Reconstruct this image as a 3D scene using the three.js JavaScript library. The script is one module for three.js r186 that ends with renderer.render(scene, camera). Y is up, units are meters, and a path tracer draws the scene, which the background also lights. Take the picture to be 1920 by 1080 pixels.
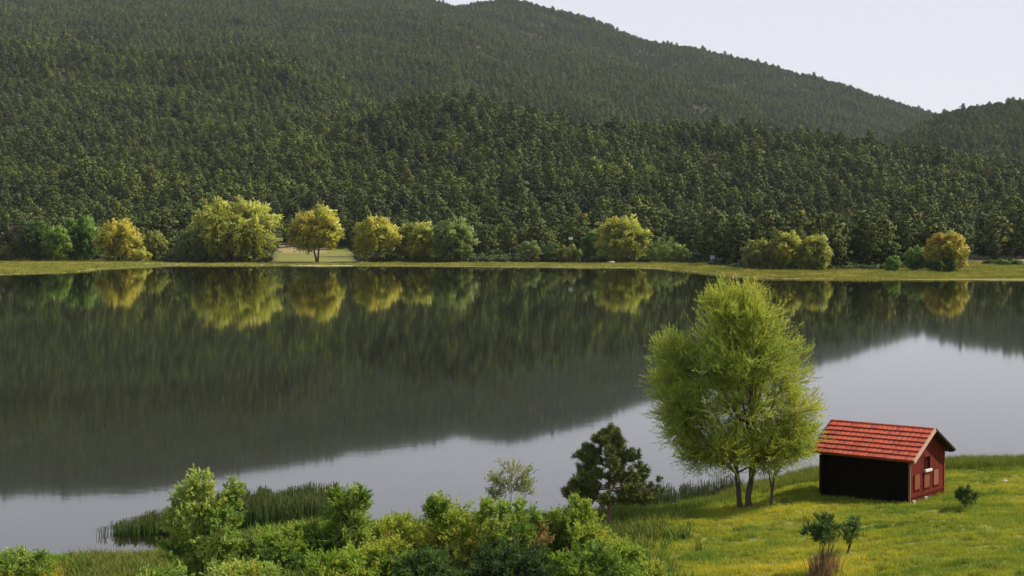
import * as THREE from 'three';
import { ImprovedNoise } from 'three/addons/math/ImprovedNoise.js';

// ------------------------------------------------------------------ camera, sky, sun, exposure
const F = 3045, W = 1920, H = 1080, HORIZON = 405;            // focal length and horizon read from the photograph
const EYE = 15, PITCH = Math.atan((540 - HORIZON) / F);
const scene = new THREE.Scene();
const camera = new THREE.PerspectiveCamera(2 * Math.atan(540 / F) * 180 / Math.PI, W / H, 0.5, 12000);
camera.position.set(0, EYE, 0);
camera.rotation.x = -PITCH;
camera.updateMatrixWorld();

const renderer = new THREE.WebGLRenderer();
renderer.toneMapping = THREE.LinearToneMapping;
renderer.toneMappingExposure = 1.35;
renderer.shadowMap.enabled = true;

const SUN_AZ = -0.25, SUN_EL = 0.8;                             // from the right, a little beyond the lake shore
const sunDir = new THREE.Vector3(Math.cos(SUN_EL) * Math.cos(SUN_AZ), Math.sin(SUN_EL), Math.cos(SUN_EL) * Math.sin(SUN_AZ));
const sun = new THREE.DirectionalLight(new THREE.Color(1, 0.9, 0.7), 5);
sun.position.copy(sunDir).multiplyScalar(900).add(new THREE.Vector3(0, 0, -400));
sun.target.position.set(0, 0, -400);
sun.castShadow = true;
sun.shadow.mapSize.set(4096, 4096);
Object.assign(sun.shadow.camera, { left: -700, right: 700, top: 700, bottom: -700, near: 1, far: 3000 });
scene.add(sun, sun.target);

{ // a pale hazy daytime sky: white at the horizon, soft blue overhead, a broad glow round the sun
  const w = 512, h = 256, data = new Float32Array(w * h * 4);
  for (let j = 0; j < h; j++) for (let i = 0; i < w; i++) {
    const el = ((j + 0.5) / h - 0.5) * Math.PI, az = ((i + 0.5) / w - 0.5) * 2 * Math.PI;
    const d = [Math.cos(el) * Math.cos(az), Math.sin(el), Math.cos(el) * Math.sin(az)];
    const t = Math.pow(Math.max(0, d[1]), 1.1);
    const c = [0.655 * (1 - t) + 0.12 * t, 0.65 * (1 - t) + 0.185 * t, 0.70 * (1 - t) + 0.34 * t];
    const m = Math.max(0, d[0] * sunDir.x + d[1] * sunDir.y + d[2] * sunDir.z);
    const glow = 0.4 * Math.pow(m, 40) + 0.07 * Math.pow(m, 6);
    const k = (j * w + i) * 4;
    data[k] = c[0] + glow; data[k + 1] = c[1] + glow * 0.95; data[k + 2] = c[2] + glow * 0.85; data[k + 3] = 1;
  }
  const sky = new THREE.DataTexture(data, w, h, THREE.RGBAFormat, THREE.FloatType);
  sky.mapping = THREE.EquirectangularReflectionMapping;
  sky.magFilter = THREE.LinearFilter; sky.minFilter = THREE.LinearFilter;
  sky.wrapS = THREE.RepeatWrapping; sky.needsUpdate = true;
  scene.background = sky; scene.environment = sky;
}
scene.fog = new THREE.FogExp2(new THREE.Color(0.78, 0.88, 1.0), 0.00003);

// ------------------------------------------------------------------ helpers
let seed = 7;
const rnd = () => { seed = (seed + 0x6D2B79F5) | 0; let t = Math.imul(seed ^ (seed >>> 15), 1 | seed); t = (t + Math.imul(t ^ (t >>> 7), 61 | t)) ^ t; return ((t ^ (t >>> 14)) >>> 0) / 4294967296; };
const rr = (a, b) => a + (b - a) * rnd();
const reseed = s => { seed = s * 7919 + 13; };
const pick = a => a[Math.floor(rnd() * a.length)];
const noise = new ImprovedNoise();
const fbm = (x, y, n = 4, s = 0) => { let a = 0, w = 0.5; for (let i = 0; i < n; i++) { a += w * noise.noise(x, y, s + i * 7.3); x *= 2.03; y *= 2.03; w *= 0.5; } return a; };
const clamp = (x, a = 0, b = 1) => Math.min(b, Math.max(a, x));
const smooth = (a, b, x) => { const t = clamp((x - a) / (b - a)); return t * t * (3 - 2 * t); };
const lerp = (a, b, t) => a + (b - a) * t;
const V = (x, y, z) => new THREE.Vector3(x, y, z);

function pchip(xs, ys) {                                            // monotone cubic through knots, flat beyond the ends
  const n = xs.length, h = [], d = [], m = [];
  for (let i = 0; i < n - 1; i++) { h[i] = xs[i + 1] - xs[i]; d[i] = (ys[i + 1] - ys[i]) / h[i]; }
  m[0] = d[0]; m[n - 1] = d[n - 2];
  for (let i = 1; i < n - 1; i++) m[i] = d[i - 1] * d[i] <= 0 ? 0 : 3 * (h[i - 1] + h[i]) / ((2 * h[i] + h[i - 1]) / d[i - 1] + (h[i] + 2 * h[i - 1]) / d[i]);
  return x => {
    if (x <= xs[0]) return ys[0];
    if (x >= xs[n - 1]) return ys[n - 1];
    let i = 0; while (x > xs[i + 1]) i++;
    const t = (x - xs[i]) / h[i], t2 = t * t, t3 = t2 * t;
    return ys[i] * (2 * t3 - 3 * t2 + 1) + h[i] * m[i] * (t3 - 2 * t2 + t) + ys[i + 1] * (3 * t2 - 2 * t3) + h[i] * m[i + 1] * (t3 - t2);
  };
}
// bearings read off the photograph, turned into places on the ground
const ray = (px, py) => V((px - W / 2) / F, -(py - H / 2) / F, -1).applyAxisAngle(V(1, 0, 0), -PITCH);
const onLevel = (px, py, y) => { const d = ray(px, py), t = (y - EYE) / d.y; return V(d.x * t, y, d.z * t); };
const atDepth = (px, py, z) => { const d = ray(px, py), t = -z / d.z; return V(d.x * t, EYE + d.y * t, -z); };

const names = {};
function numbered(n) { const k = names[n] = (names[n] ?? -1) + 1; return k ? `${n}_${String(k).padStart(3, '0')}` : n; }
function tag(o, label, category, group, kind) {
  o.name = numbered(o.name); o.userData.label = label; o.userData.category = category;
  if (group) o.userData.group = group;
  if (kind) o.userData.kind = kind;
  scene.add(o); return o;
}
function shade(o) { o.castShadow = o.receiveShadow = true; return o; }
function mesh(name, geo, m, parent) { const o = shade(new THREE.Mesh(geo, m)); o.name = name; if (parent) parent.add(o); return o; }
function structure(name, geo, m, label, category) { const o = mesh(name, geo, m); return tag(o, label, category, null, 'structure'); }
function thing(name, label, category, p, turn = 0, group) { const o = new THREE.Group(); o.name = name; o.position.copy(p); o.rotation.y = turn; return tag(o, label, category, group); }

class Soup {                                                        // collects coloured triangles
  constructor() { this.p = []; this.c = []; this.i = []; this.soft = []; }
  get n() { return this.p.length / 3; }
  tri(a, b, c, col) { const k = this.n; this.p.push(a.x, a.y, a.z, b.x, b.y, b.z, c.x, c.y, c.z); for (let j = 0; j < 3; j++) this.c.push(col[0], col[1], col[2]); this.i.push(k, k + 1, k + 2); }
  quad(a, b, c, d, col) { const k = this.n; for (const v of [a, b, c, d]) { this.p.push(v.x, v.y, v.z); this.c.push(col[0], col[1], col[2]); } this.i.push(k, k + 1, k + 2, k, k + 2, k + 3); }
  leaf(o, dir, side, len, wid, col, fold = 0.12, soft = null) {                  // a pointed leaf, widest below its middle, slightly folded
    const k = this.n, n = _n.crossVectors(dir, side).multiplyScalar(fold * wid);
    const put = (u, s, f) => this.p.push(o.x + dir.x * u + side.x * s + n.x * f, o.y + dir.y * u + side.y * s + n.y * f, o.z + dir.z * u + side.z * s + n.z * f);
    put(0, 0, 0); put(len * 0.42, wid / 2, 1); put(len, 0, 0); put(len * 0.42, -wid / 2, 1);
    for (let j = 0; j < 4; j++) this.c.push(col[0], col[1], col[2]);
    this.i.push(k, k + 1, k + 2, k, k + 2, k + 3);
    if (soft) for (let j = 0; j < 4; j++) this.soft.push(k + j, soft.x, soft.y, soft.z);
  }
  tube(pts, radii, sides, col) {
    const rings = []; let u = null;
    for (let j = 0; j < pts.length; j++) {
      const d = V().subVectors(pts[Math.min(j + 1, pts.length - 1)], pts[Math.max(j - 1, 0)]).normalize();
      if (!u) u = V(Math.abs(d.y) > 0.8 ? 1 : 0, Math.abs(d.y) > 0.8 ? 0 : 1, 0);
      u = u.clone().addScaledVector(d, -u.dot(d)).normalize();
      const v = V().crossVectors(d, u), k = this.n;
      for (let s = 0; s < sides; s++) {
        const a = s / sides * 2 * Math.PI, r = radii[j];
        this.p.push(pts[j].x + (u.x * Math.cos(a) + v.x * Math.sin(a)) * r, pts[j].y + (u.y * Math.cos(a) + v.y * Math.sin(a)) * r, pts[j].z + (u.z * Math.cos(a) + v.z * Math.sin(a)) * r);
        const q = 0.85 + 0.3 * rnd(); this.c.push(col[0] * q, col[1] * q, col[2] * q);
      }
      rings.push(k);
    }
    for (let j = 0; j + 1 < rings.length; j++) for (let s = 0; s < sides; s++) {
      const a = rings[j] + s, b = rings[j] + (s + 1) % sides, c = rings[j + 1] + s, d = rings[j + 1] + (s + 1) % sides;
      this.i.push(a, b, d, a, d, c);
    }
  }
  geo() {
    const g = new THREE.BufferGeometry();
    g.setAttribute('position', new THREE.Float32BufferAttribute(this.p, 3));
    g.setAttribute('color', new THREE.Float32BufferAttribute(this.c, 3));
    g.setIndex(this.i); g.computeVertexNormals();
    const n = g.getAttribute('normal'); for (let j = 0; j < this.soft.length; j += 4) n.setXYZ(this.soft[j], this.soft[j + 1], this.soft[j + 2], this.soft[j + 3]);   // needles of a clump shade as one rounded tuft
    return g;
  }
}
const _n = V();
const randDir = () => { const z = rr(-1, 1), a = rr(0, 6.2832), r = Math.sqrt(1 - z * z); return V(r * Math.cos(a), z, r * Math.sin(a)); };
const tint = (c, v = 0.2, hue = 0.08) => { const k = 1 + rr(-v, v), h = rr(-hue, hue); return [c[0] * k * (1 + h), c[1] * k, c[2] * k * (1 - h)]; };

function noiseTexture(size, fn, srgb) {                             // tileable only by its fine grain; colour = fn(u, v)
  const d = new Uint8Array(size * size * 4);
  for (let j = 0; j < size; j++) for (let i = 0; i < size; i++) { const c = fn(i / size, j / size), k = (j * size + i) * 4; d[k] = clamp(c[0]) * 255; d[k + 1] = clamp(c[1]) * 255; d[k + 2] = clamp(c[2]) * 255; d[k + 3] = 255; }
  const t = new THREE.DataTexture(d, size, size); t.magFilter = THREE.LinearFilter; t.minFilter = THREE.LinearFilter;
  t.wrapS = t.wrapT = THREE.RepeatWrapping; if (srgb) t.colorSpace = THREE.SRGBColorSpace; t.needsUpdate = true; return t;
}
const tileNoise = (u, v, f, s) => { // blends four shifted samples so that the edges meet
  const a = fbm(u * f, v * f, 4, s), b = fbm((u - 1) * f, v * f, 4, s), c = fbm(u * f, (v - 1) * f, 4, s), d = fbm((u - 1) * f, (v - 1) * f, 4, s);
  return lerp(lerp(a, b, u), lerp(c, d, u), v);
};

// ------------------------------------------------------------------ materials
const leafMat = (t = 0.35) => new THREE.MeshPhysicalMaterial({ vertexColors: true, roughness: 0.85, transmission: t, thickness: 0, specularIntensity: 0.3, side: THREE.DoubleSide });
const M = {
  leaf: leafMat(0.5), needle: new THREE.MeshStandardMaterial({ vertexColors: true, roughness: 0.9, side: THREE.DoubleSide }),
  bark: new THREE.MeshStandardMaterial({ vertexColors: true, roughness: 0.95 }),
  grass: leafMat(0.4),
};
const grainTex = noiseTexture(512, (u, v) => { const a = 0.82 + 0.5 * tileNoise(u, v, 24, 3) + 0.35 * tileNoise(u, v, 90, 9); return [a, a, a * 0.98]; }, false);
M.soil = new THREE.MeshStandardMaterial({ vertexColors: true, roughness: 1, map: grainTex, bumpMap: grainTex, bumpScale: 0.06 });

// ------------------------------------------------------------------ near bank
const shorePts = [[-400, 1000], [0, 1052], [130, 1052], [250, 1054], [330, 1044], [450, 1012], [640, 990], [720, 990], [850, 988], [1040, 976], [1150, 968], [1250, 960], [1330, 946], [1400, 922], [1480, 902], [1530, 891], [1650, 880], [1780, 873], [1900, 871], [2300, 862]].map(([a, b]) => onLevel(a, b, 0));
const nearShore = pchip([-300, -90, ...shorePts.map(p => p.x), 120, 400], [-40, -62, ...shorePts.map(p => p.z), -108, -90]);
const rise = pchip([0, 2, 8, 15, 28, 40, 62, 83, 110, 400], [0.02, 0.34, 0.72, 1.15, 2.0, 3.0, 8.2, 13.2, 14.5, 22]);
const HUT = { x: 18.485, z: -80.62, y: 1.15, turn: 37.9 * Math.PI / 180 };
function bank(x, z) {
  const s = z - nearShore(x);
  if (s < 0) return Math.max(-2.5, s * 0.22);
  const lumps = 0.22 * fbm(x * 0.16, z * 0.16, 3, 1) + 0.5 * fbm(x * 0.17, z * 0.62, 3, 13) + 0.3 * fbm(x * 0.4, z * 0.7, 3, 5);
  const dx = x - HUT.x, dz = z - HUT.z, a = dx * Math.cos(HUT.turn) + dz * Math.sin(HUT.turn), k = 1 - smooth(3.2, 6.5, Math.hypot(dx, dz));
  return lerp(rise(s) + lumps * smooth(1, 9, s), HUT.y - 0.03 - 0.13 * smooth(1.5, -3, a) + 0.3 * lumps * smooth(2, 4, Math.hypot(dx, dz)), k);
}
const onBank = (px, py) => { const d = ray(px, py); let t = 40; for (; t < 130; t += 0.05) if (EYE + d.y * t < bank(d.x * t, d.z * t)) break; return V(d.x * t, bank(d.x * t, d.z * t), d.z * t); };
const bankAt = (px, depth) => { const x = (px - W / 2) / F * depth; return V(x, bank(x, -depth), -depth); };

function sheet(xs, zs, height, color, uvScale) {
  const p = [], c = [], uv = [], idx = [], nx = xs.length;
  for (const z of zs) for (const x0 of xs) {
    const x = typeof x0 === 'function' ? x0(z) : x0, y = height(x, z);
    p.push(x, y, z); c.push(...color(x, z, y)); uv.push(x * uvScale, z * uvScale);
  }
  for (let j = 0; j + 1 < zs.length; j++) for (let i = 0; i + 1 < nx; i++) { const a = j * nx + i; idx.push(a, a + nx, a + 1, a + 1, a + nx, a + nx + 1); }
  const g = new THREE.BufferGeometry();
  g.setAttribute('position', new THREE.Float32BufferAttribute(p, 3)); g.setAttribute('color', new THREE.Float32BufferAttribute(c, 3));
  g.setAttribute('uv', new THREE.Float32BufferAttribute(uv, 2)); g.setIndex(idx); g.computeVertexNormals();
  if (g.getAttribute('normal').getY(Math.floor(p.length / 6)) < 0) { for (let k = 0; k < idx.length; k += 3) { const t = idx[k]; idx[k] = idx[k + 1]; idx[k + 1] = t; } g.setIndex(idx); g.computeVertexNormals(); }
  return g;
}
const steps = (...parts) => { const o = []; for (const [a, b, s] of parts) { const n = Math.round(Math.abs(b - a) / s); for (let i = 0; i < n; i++) o.push(a + (b - a) * i / n); } o.push(parts[parts.length - 1][1]); return o; };
function turfColor(x, z) {
  const a = fbm(x * 0.11, z * 0.2, 4, 11), b = fbm(x * 0.5, z * 0.8, 3, 17), s = z - nearShore(x);
  let c = [lerp(0.15, 0.22, clamp(0.5 + a * 1.6)), lerp(0.19, 0.21, clamp(0.5 + a * 1.6)), 0.022];
  if (b > 0.18) c = [c[0] * 0.7, c[1] * 0.82, c[2]];
  const wet = 1 - smooth(0, 2.5, s + b);                          // dark bare mud along the water's edge
  return [lerp(c[0], 0.06, wet), lerp(c[1], 0.05, wet), lerp(c[2], 0.03, wet)];
}
structure('meadow', sheet(steps([-420, -60, 20], [-60, -28, 1.2], [-28, 36, 0.5], [36, 70, 1.2], [70, 420, 20]), steps([-112, -100, 1.5], [-100, -48, 0.5], [-48, 0, 2.5], [0, 260, 20]), bank, turfColor, 0.35),
  M.soil, 'sunlit grassy bank sloping down to the lake', 'meadow');

// ------------------------------------------------------------------ far bank and hills
const farPts = [[-700, 530], [-200, 522], [0, 515], [125, 512], [150, 507], [200, 504], [270, 501], [330, 498.5], [520, 498.5], [700, 498.5], [900, 500], [1100, 501.5], [1220, 503], [1300, 509], [1390, 519], [1480, 523], [1700, 524], [1920, 526], [2300, 534], [2700, 540]].map(([a, b]) => onLevel(a, b, 0));
const farShore = pchip(farPts.map(p => p.x), farPts.map(p => p.z));
const rowData = [ // depth, how tall the trees on it stand, [bearing, line of its tree tops]
  [640, 0, [[-900, 472], [0, 474], [500, 468], [700, 470], [1200, 476], [1600, 478], [1920, 476], [2800, 470]]],
  [760, 9, [[-900, 360], [0, 372], [500, 360], [900, 352], [1300, 362], [1600, 376], [1920, 380], [2800, 380]]],
  [930, 11, [[-900, 285], [0, 300], [500, 285], [870, 252], [1100, 275], [1400, 300], [1650, 325], [1920, 335], [2800, 330]]],
  [1120, 12, [[-900, 230], [0, 242], [300, 240], [560, 230], [690, 203], [780, 184], [870, 171], [950, 188], [1050, 210], [1150, 225], [1300, 238], [1450, 254], [1600, 274], [1700, 287], [1920, 298], [2800, 300]]],
  [1330, 12, [[-900, 170], [0, 178], [300, 175], [520, 180], [640, 222], [760, 268], [870, 290], [1000, 290], [1150, 295], [1300, 296], [1450, 302], [1600, 312], [1700, 318], [1920, 315], [2800, 310]]],
  [1560, 12, [[-900, 70], [0, 76], [150, 92], [340, 102], [470, 95], [550, 116], [620, 158], [720, 212], [870, 252], [1100, 275], [1300, 286], [1500, 298], [1650, 308], [1920, 320], [2800, 310]]],
  [1950, 12, [[-900, 65], [0, 84], [300, 104], [500, 122], [640, 160], [800, 200], [1000, 240], [1300, 268], [1500, 282], [1640, 285], [1700, 262], [1760, 240], [1850, 235], [1920, 232], [2300, 210], [2800, 190]]],
  [2150, 12, [[-900, 30], [0, 48], [300, 62], [500, 85], [700, 120], [900, 160], [1100, 195], [1300, 235], [1500, 266], [1620, 284], [1680, 256], [1740, 222], [1780, 211], [1850, 205], [1920, 200], [2300, 150], [2800, 120]]],
  [2420, 12, [[-900, 0], [0, 22], [400, 50], [700, 90], [900, 125], [1100, 165], [1300, 205], [1500, 245], [1650, 270], [1740, 255], [1920, 240], [2300, 190], [2800, 160]]],
  [2900, 12, [[-900, -60], [0, -22], [300, 0], [600, 22], [800, 36], [880, 48], [950, 84], [1100, 110], [1250, 148], [1340, 168], [1450, 198], [1600, 236], [1700, 262], [1920, 280], [2800, 280]]],
  [3200, 12, [[-900, -80], [0, -45], [300, -25], [600, 8], [800, 30], [950, 72], [1100, 112], [1250, 152], [1400, 172], [1500, 190], [1600, 214], [1740, 250], [1920, 270], [2800, 280]]],
  [3900, 12, [[-900, -130], [-100, -98], [0, -94], [300, -78], [480, -48], [600, -25], [700, -6], [800, 8], [865, 18], [905, 11], [945, 9], [1000, 15], [1080, 34], [1200, 74], [1320, 103], [1400, 123], [1500, 148], [1580, 169], [1650, 192], [1740, 217], [1850, 240], [1920, 250], [2800, 270]]],
  [5300, 12, [[-900, 100], [0, 100], [900, 130], [1700, 300], [2800, 330]]],
].map(([z, tree, pts]) => ({ z, h: pchip(pts.map(a => (a[0] - W / 2) / F * z), pts.map(a => EYE + (HORIZON - a[1]) / F * z - tree)) }));
const rowCache = new Map();
function hillsRaw(x, depth) {
  const zs = rowData.map(r => r.z), ys = rowData.map(r => r.h(x));
  return pchip(zs, ys)(depth);
}
function land(x, z) {                                               // height of the far bank and the hills
  const s = farShore(x) - z, depth = -z;
  const flat = s < 0 ? Math.max(-2, s * 0.06) : Math.min(0.5, 0.1 + s * 0.008) + 0.12 * fbm(x * 0.03, z * 0.05, 2, 3);
  const k = smooth(565, 640, depth);
  const up = depth > 560 ? hillsRaw(x, Math.max(depth, 640)) : 0;
  const rough = smooth(640, 900, depth) * (13 * fbm(x * 0.007, z * 0.006, 3, 2) + 16 * fbm(x * 0.0028, z * 0.0016, 2, 8) * smooth(1300, 2000, depth));
  return lerp(flat, up, k) + rough;
}
function landColor(x, z) {
  const depth = -z, s = farShore(x) - z, a = fbm(x * 0.02, z * 0.035, 3, 21);
  const grass = [0.17 + 0.05 * a, 0.175 + 0.03 * a, 0.022], shadedLitter = [0.035, 0.032, 0.015];  // forest litter, its colour darkened to carry the shade under the trees
  const clearing = smooth(500, 525, W / 2 + F * x / depth) * (1 - smooth(650, 680, W / 2 + F * x / depth)) * (1 - smooth(640, 665, depth));
  const brg = W / 2 + F * x / depth, eg = lerp(lerp(530, 506, smooth(250, 330, brg)), 432, smooth(1240, 1440, brg)), k = smooth(eg, eg + 10, depth + 14 * a) * (1 - clearing);
  const c = grass.map((g, i) => lerp(g, shadedLitter[i], k));
  if (clearing > 0.5 && depth > 606 && W / 2 + F * x / depth < 605) { c[0] = 0.3; c[1] = 0.22; c[2] = 0.1; }
  const sand = s > -1 && s < 1.2 + 5 * a ? 1 : 0;
  return sand ? [0.2, 0.17, 0.1] : c;
}
const fanX = steps([-760, 2680, 13]).map(px => z => (px - W / 2) / F * -z);
structure('hills', sheet(fanX, steps([-368, -540, 4], [-540, -700, 8], [-700, -1300, 14], [-1300, -4100, 26], [-4100, -5300, 100]), land, landColor, 0.05), M.soil, 'forested hills rising beyond the lake with a grassy far bank', 'hills');

// ------------------------------------------------------------------ water
const ripple = noiseTexture(512, (u, v) => { const a = 0.5 + 0.55 * tileNoise(u, v, 9, 2) + 0.22 * tileNoise(u, v, 34, 5); return [a, a, a]; }, false);
{
  const g = new THREE.PlaneGeometry(1500, 700, 1, 1); g.rotateX(-Math.PI / 2);
  const uv = g.getAttribute('uv'); for (let i = 0; i < uv.count; i++) uv.setXY(i, uv.getX(i) * 1500 / 14, uv.getY(i) * 700 / 14);
  const water = new THREE.MeshPhysicalMaterial({ color: new THREE.Color().setRGB(0.009, 0.008, 0.0035), roughness: 0.035, ior: 1.45, bumpMap: ripple, bumpScale: 0.001 });
  const o = structure('lake_water', g, water, 'still lake mirroring the wooded hills and pale sky', 'water');
  o.position.set(0, 0, -355);
}

// ------------------------------------------------------------------ forest pines
const needleTones = [[0.056, 0.078, 0.007], [0.046, 0.073, 0.009], [0.068, 0.084, 0.007]];
const barkPine = [0.085, 0.055, 0.035];
function forestPine(s, h, start, R, flatness) {
  reseed(s);
  const crown = new Soup(), trunk = new Soup();
  const lean = V(rr(-0.25, 0.25), 0, rr(-0.25, 0.25));
  const axis = t => V(lean.x * t * t, h * t, lean.z * t * t);
  trunk.tube([axis(-0.03), axis(0.35), axis(0.7), axis(0.97)], [0.22, 0.17, 0.1, 0.03], 5, barkPine);
  const levels = 10;
  for (let l = 0; l <= levels; l++) {
    const t = start + (1 - start) * l / levels, u = l / levels;
    const reach = R * Math.pow(1 - u, flatness) * (0.6 + 0.4 * smooth(-0.1, 0.3, u)) * rr(0.6, 1.15) + 0.75;
    const nb = l === levels ? 3 : Math.round(rr(3.5, 6));
    const a0 = rr(0, 6.28);
    for (let b = 0; b < nb; b++) {
      const a = a0 + b / nb * 6.28 + rr(-0.4, 0.4), len = reach * rr(0.6, 1.15);
      const base = axis(t), tip = base.clone().add(V(Math.cos(a) * len, rr(-0.15, 0.4) * len, Math.sin(a) * len));
      if (len > 1 && l % 2 === 0) trunk.tube([base, tip.clone().lerp(base, 0.25)], [0.05, 0.015], 3, barkPine);
      const n = Math.max(1, Math.round(len * 0.7)), tone = pick(needleTones);
      for (let k = 0; k < n; k++) {
        const c = base.clone().lerp(tip, n === 1 ? 0.8 : 0.4 + 0.6 * k / (n - 1)), size = rr(0.75, 1.35);
        const col = tint(tone, 0.3, 0.12);
        for (let q = 0; q < 13; q++) {
          const d = randDir(); d.y = d.y * 0.85 + 0.2; d.normalize();
          const o = c.clone().add(V(d.x * size * 0.75, d.y * size * 0.5, d.z * size * 0.75));
          const face = d.clone().addScaledVector(randDir(), 0.55).normalize(), ld = randDir().cross(face).normalize(), w = size * rr(0.35, 0.6);
          o.addScaledVector(ld, -w * 0.9);
          const soft = d.clone().multiplyScalar(0.8).addScaledVector(face, 0.35).add(V(Math.cos(a) * 0.45, 0.15, Math.sin(a) * 0.45)).normalize();
          crown.leaf(o, ld, ld.clone().cross(face).normalize(), w * 1.9, w, tint(col, 0.12, 0.04), 0.25, soft);
        }
      }
    }
  }
  return { crown: crown.geo(), trunk: trunk.geo(), both: (() => { const m = new Soup(); for (const q of [crown, trunk]) { const k = m.n; for (const v of q.p) m.p.push(v); for (const v of q.c) m.c.push(v); for (const v of q.i) m.i.push(v + k); for (let j = 0; j < q.soft.length; j += 4) m.soft.push(q.soft[j] + k, q.soft[j + 1], q.soft[j + 2], q.soft[j + 3]); } return m.geo(); })() };
}
const pineKinds = [[101, 12, 0.16, 3.7, 0.55], [102, 11, 0.22, 3.9, 0.4], [103, 13, 0.16, 3.4, 0.62], [104, 10, 0.26, 4.1, 0.32], [105, 13.5, 0.22, 3.5, 0.5], [106, 9.5, 0.08, 3.6, 0.5]].map(a => forestPine(...a));
{
  reseed(500);
  const spots = [];
  for (let z = 436; z < 4120;) {
    const cell = z < 1300 ? 6.1 + 0.6 * smooth(600, 1300, z) : z < 2300 ? 7.2 : 8.4;
    const x0 = (-330 - W / 2) / F * z, x1 = (2250 - W / 2) / F * z;
    for (let x = x0; x < x1; x += cell) {
      const px = x + rr(-0.5, 0.5) * cell, pz = -(z + rr(-0.5, 0.5) * cell), bearing = W / 2 + F * px / -pz;
      const patch = fbm(px * 0.012, pz * 0.012, 3, 31);
      if (rnd() < 0.12 || patch < -0.26 && rnd() < 0.75) continue;
      if (-pz < 655 && bearing > 512 && bearing < 668 && -pz < 640 + 14 * patch) continue;
      const edge = lerp(546, 446, smooth(1240, 1440, bearing)) + 94 * smooth(1790, 1812, bearing) + 12 * fbm(px * 0.03, 4, 2, 3);
      if (-pz < edge) continue;
      spots.push({ x: px, z: pz, y: land(px, pz), b: bearing, k: Math.floor(rnd() * pineKinds.length), s: 1.02 * (0.5 + 0.62 * Math.pow(rnd(), 0.7)) * (1 + 0.6 * patch) * (rnd() < 0.06 ? 1.3 : 1), a: rr(0, 6.28), c: rnd(), p: 0.6 * fbm(px * 0.012, pz * 0.012, 3, 41) + 0.5 * fbm(px * 0.05, pz * 0.05, 2, 43) });
    }
    z += cell;
  }
  const col = s => { // tone of the single tree
    const k = clamp(1 + 1.9 * s.p + 0.45 * (s.c - 0.5), 0.35, 1.9);
    if (s.c > 0.99) return new THREE.Color().setRGB(1.7, 1.15, 0.9);
    if (s.c > 0.94) return new THREE.Color().setRGB(1.3 * k, 1.2 * k, 0.9 * k);
    return new THREE.Color().setRGB(k * (0.95 + 0.3 * s.p), k, k * (1 - 0.4 * s.p));
  };
  const seen = spots.filter(s => s.b > 4 && s.b < 1916).sort((a, b) => b.z - a.z).slice(0, 300);
  const near = new Set(seen);
  const tones = [0.75, 0.95, 1.15, 1.4].map((k, i) => new THREE.MeshStandardMaterial({ vertexColors: true, roughness: 0.9, side: THREE.DoubleSide, color: new THREE.Color().setRGB(k * (0.9 + 0.08 * i), k, k * 0.9) }));
  const protos = pineKinds.map(g => tones.map(m => { const o = new THREE.Group(); mesh('trunk', g.trunk, M.bark, o); mesh('crown', g.crown, m, o); return o; }));
  for (const s of seen) {
    const o = protos[s.k][Math.floor(clamp(s.c * 0.7 + s.p + 0.15, 0, 0.99) * 4)].clone();
    o.name = 'pine_tree'; o.position.set(s.x, s.y, s.z); o.rotation.y = s.a; o.scale.setScalar(s.s);
    tag(o, 'dark green pine in the front ranks of the forest across the lake', 'pine tree', 'pines in the front ranks of the forest');
  }
  const forest = new THREE.Group(); forest.name = 'pine_forest';
  pineKinds.forEach((g, k) => {
    const mine = spots.filter(s => s.k === k && !near.has(s)), im = shade(new THREE.InstancedMesh(g.both, M.needle, mine.length)), d = new THREE.Object3D();
    mine.forEach((s, i) => { d.position.set(s.x, s.y, s.z); d.rotation.y = s.a; d.scale.setScalar(s.s); d.updateMatrix(); im.setMatrixAt(i, d.matrix); im.setColorAt(i, col(s)); });
    im.name = 'pines'; im.userData.kind = 'stuff'; forest.add(im);
  });
  tag(forest, 'dense pine forest covering the hills beyond the lake', 'forest', null, 'stuff');
  console.log('pines', spots.length);
}

// ------------------------------------------------------------------ broadleaf trees and shrubs
const bow = (a, b, up, n = 5) => { const o = []; for (let i = 0; i <= n; i++) { const t = i / n, p = a.clone().lerp(b, t); p.y += up * Math.sin(Math.PI * t); o.push(p); } return o; };
const along = (pts, t) => { const f = clamp(t) * (pts.length - 1), i = Math.min(pts.length - 2, Math.floor(f)); return pts[i].clone().lerp(pts[i + 1], f - i); };
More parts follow.
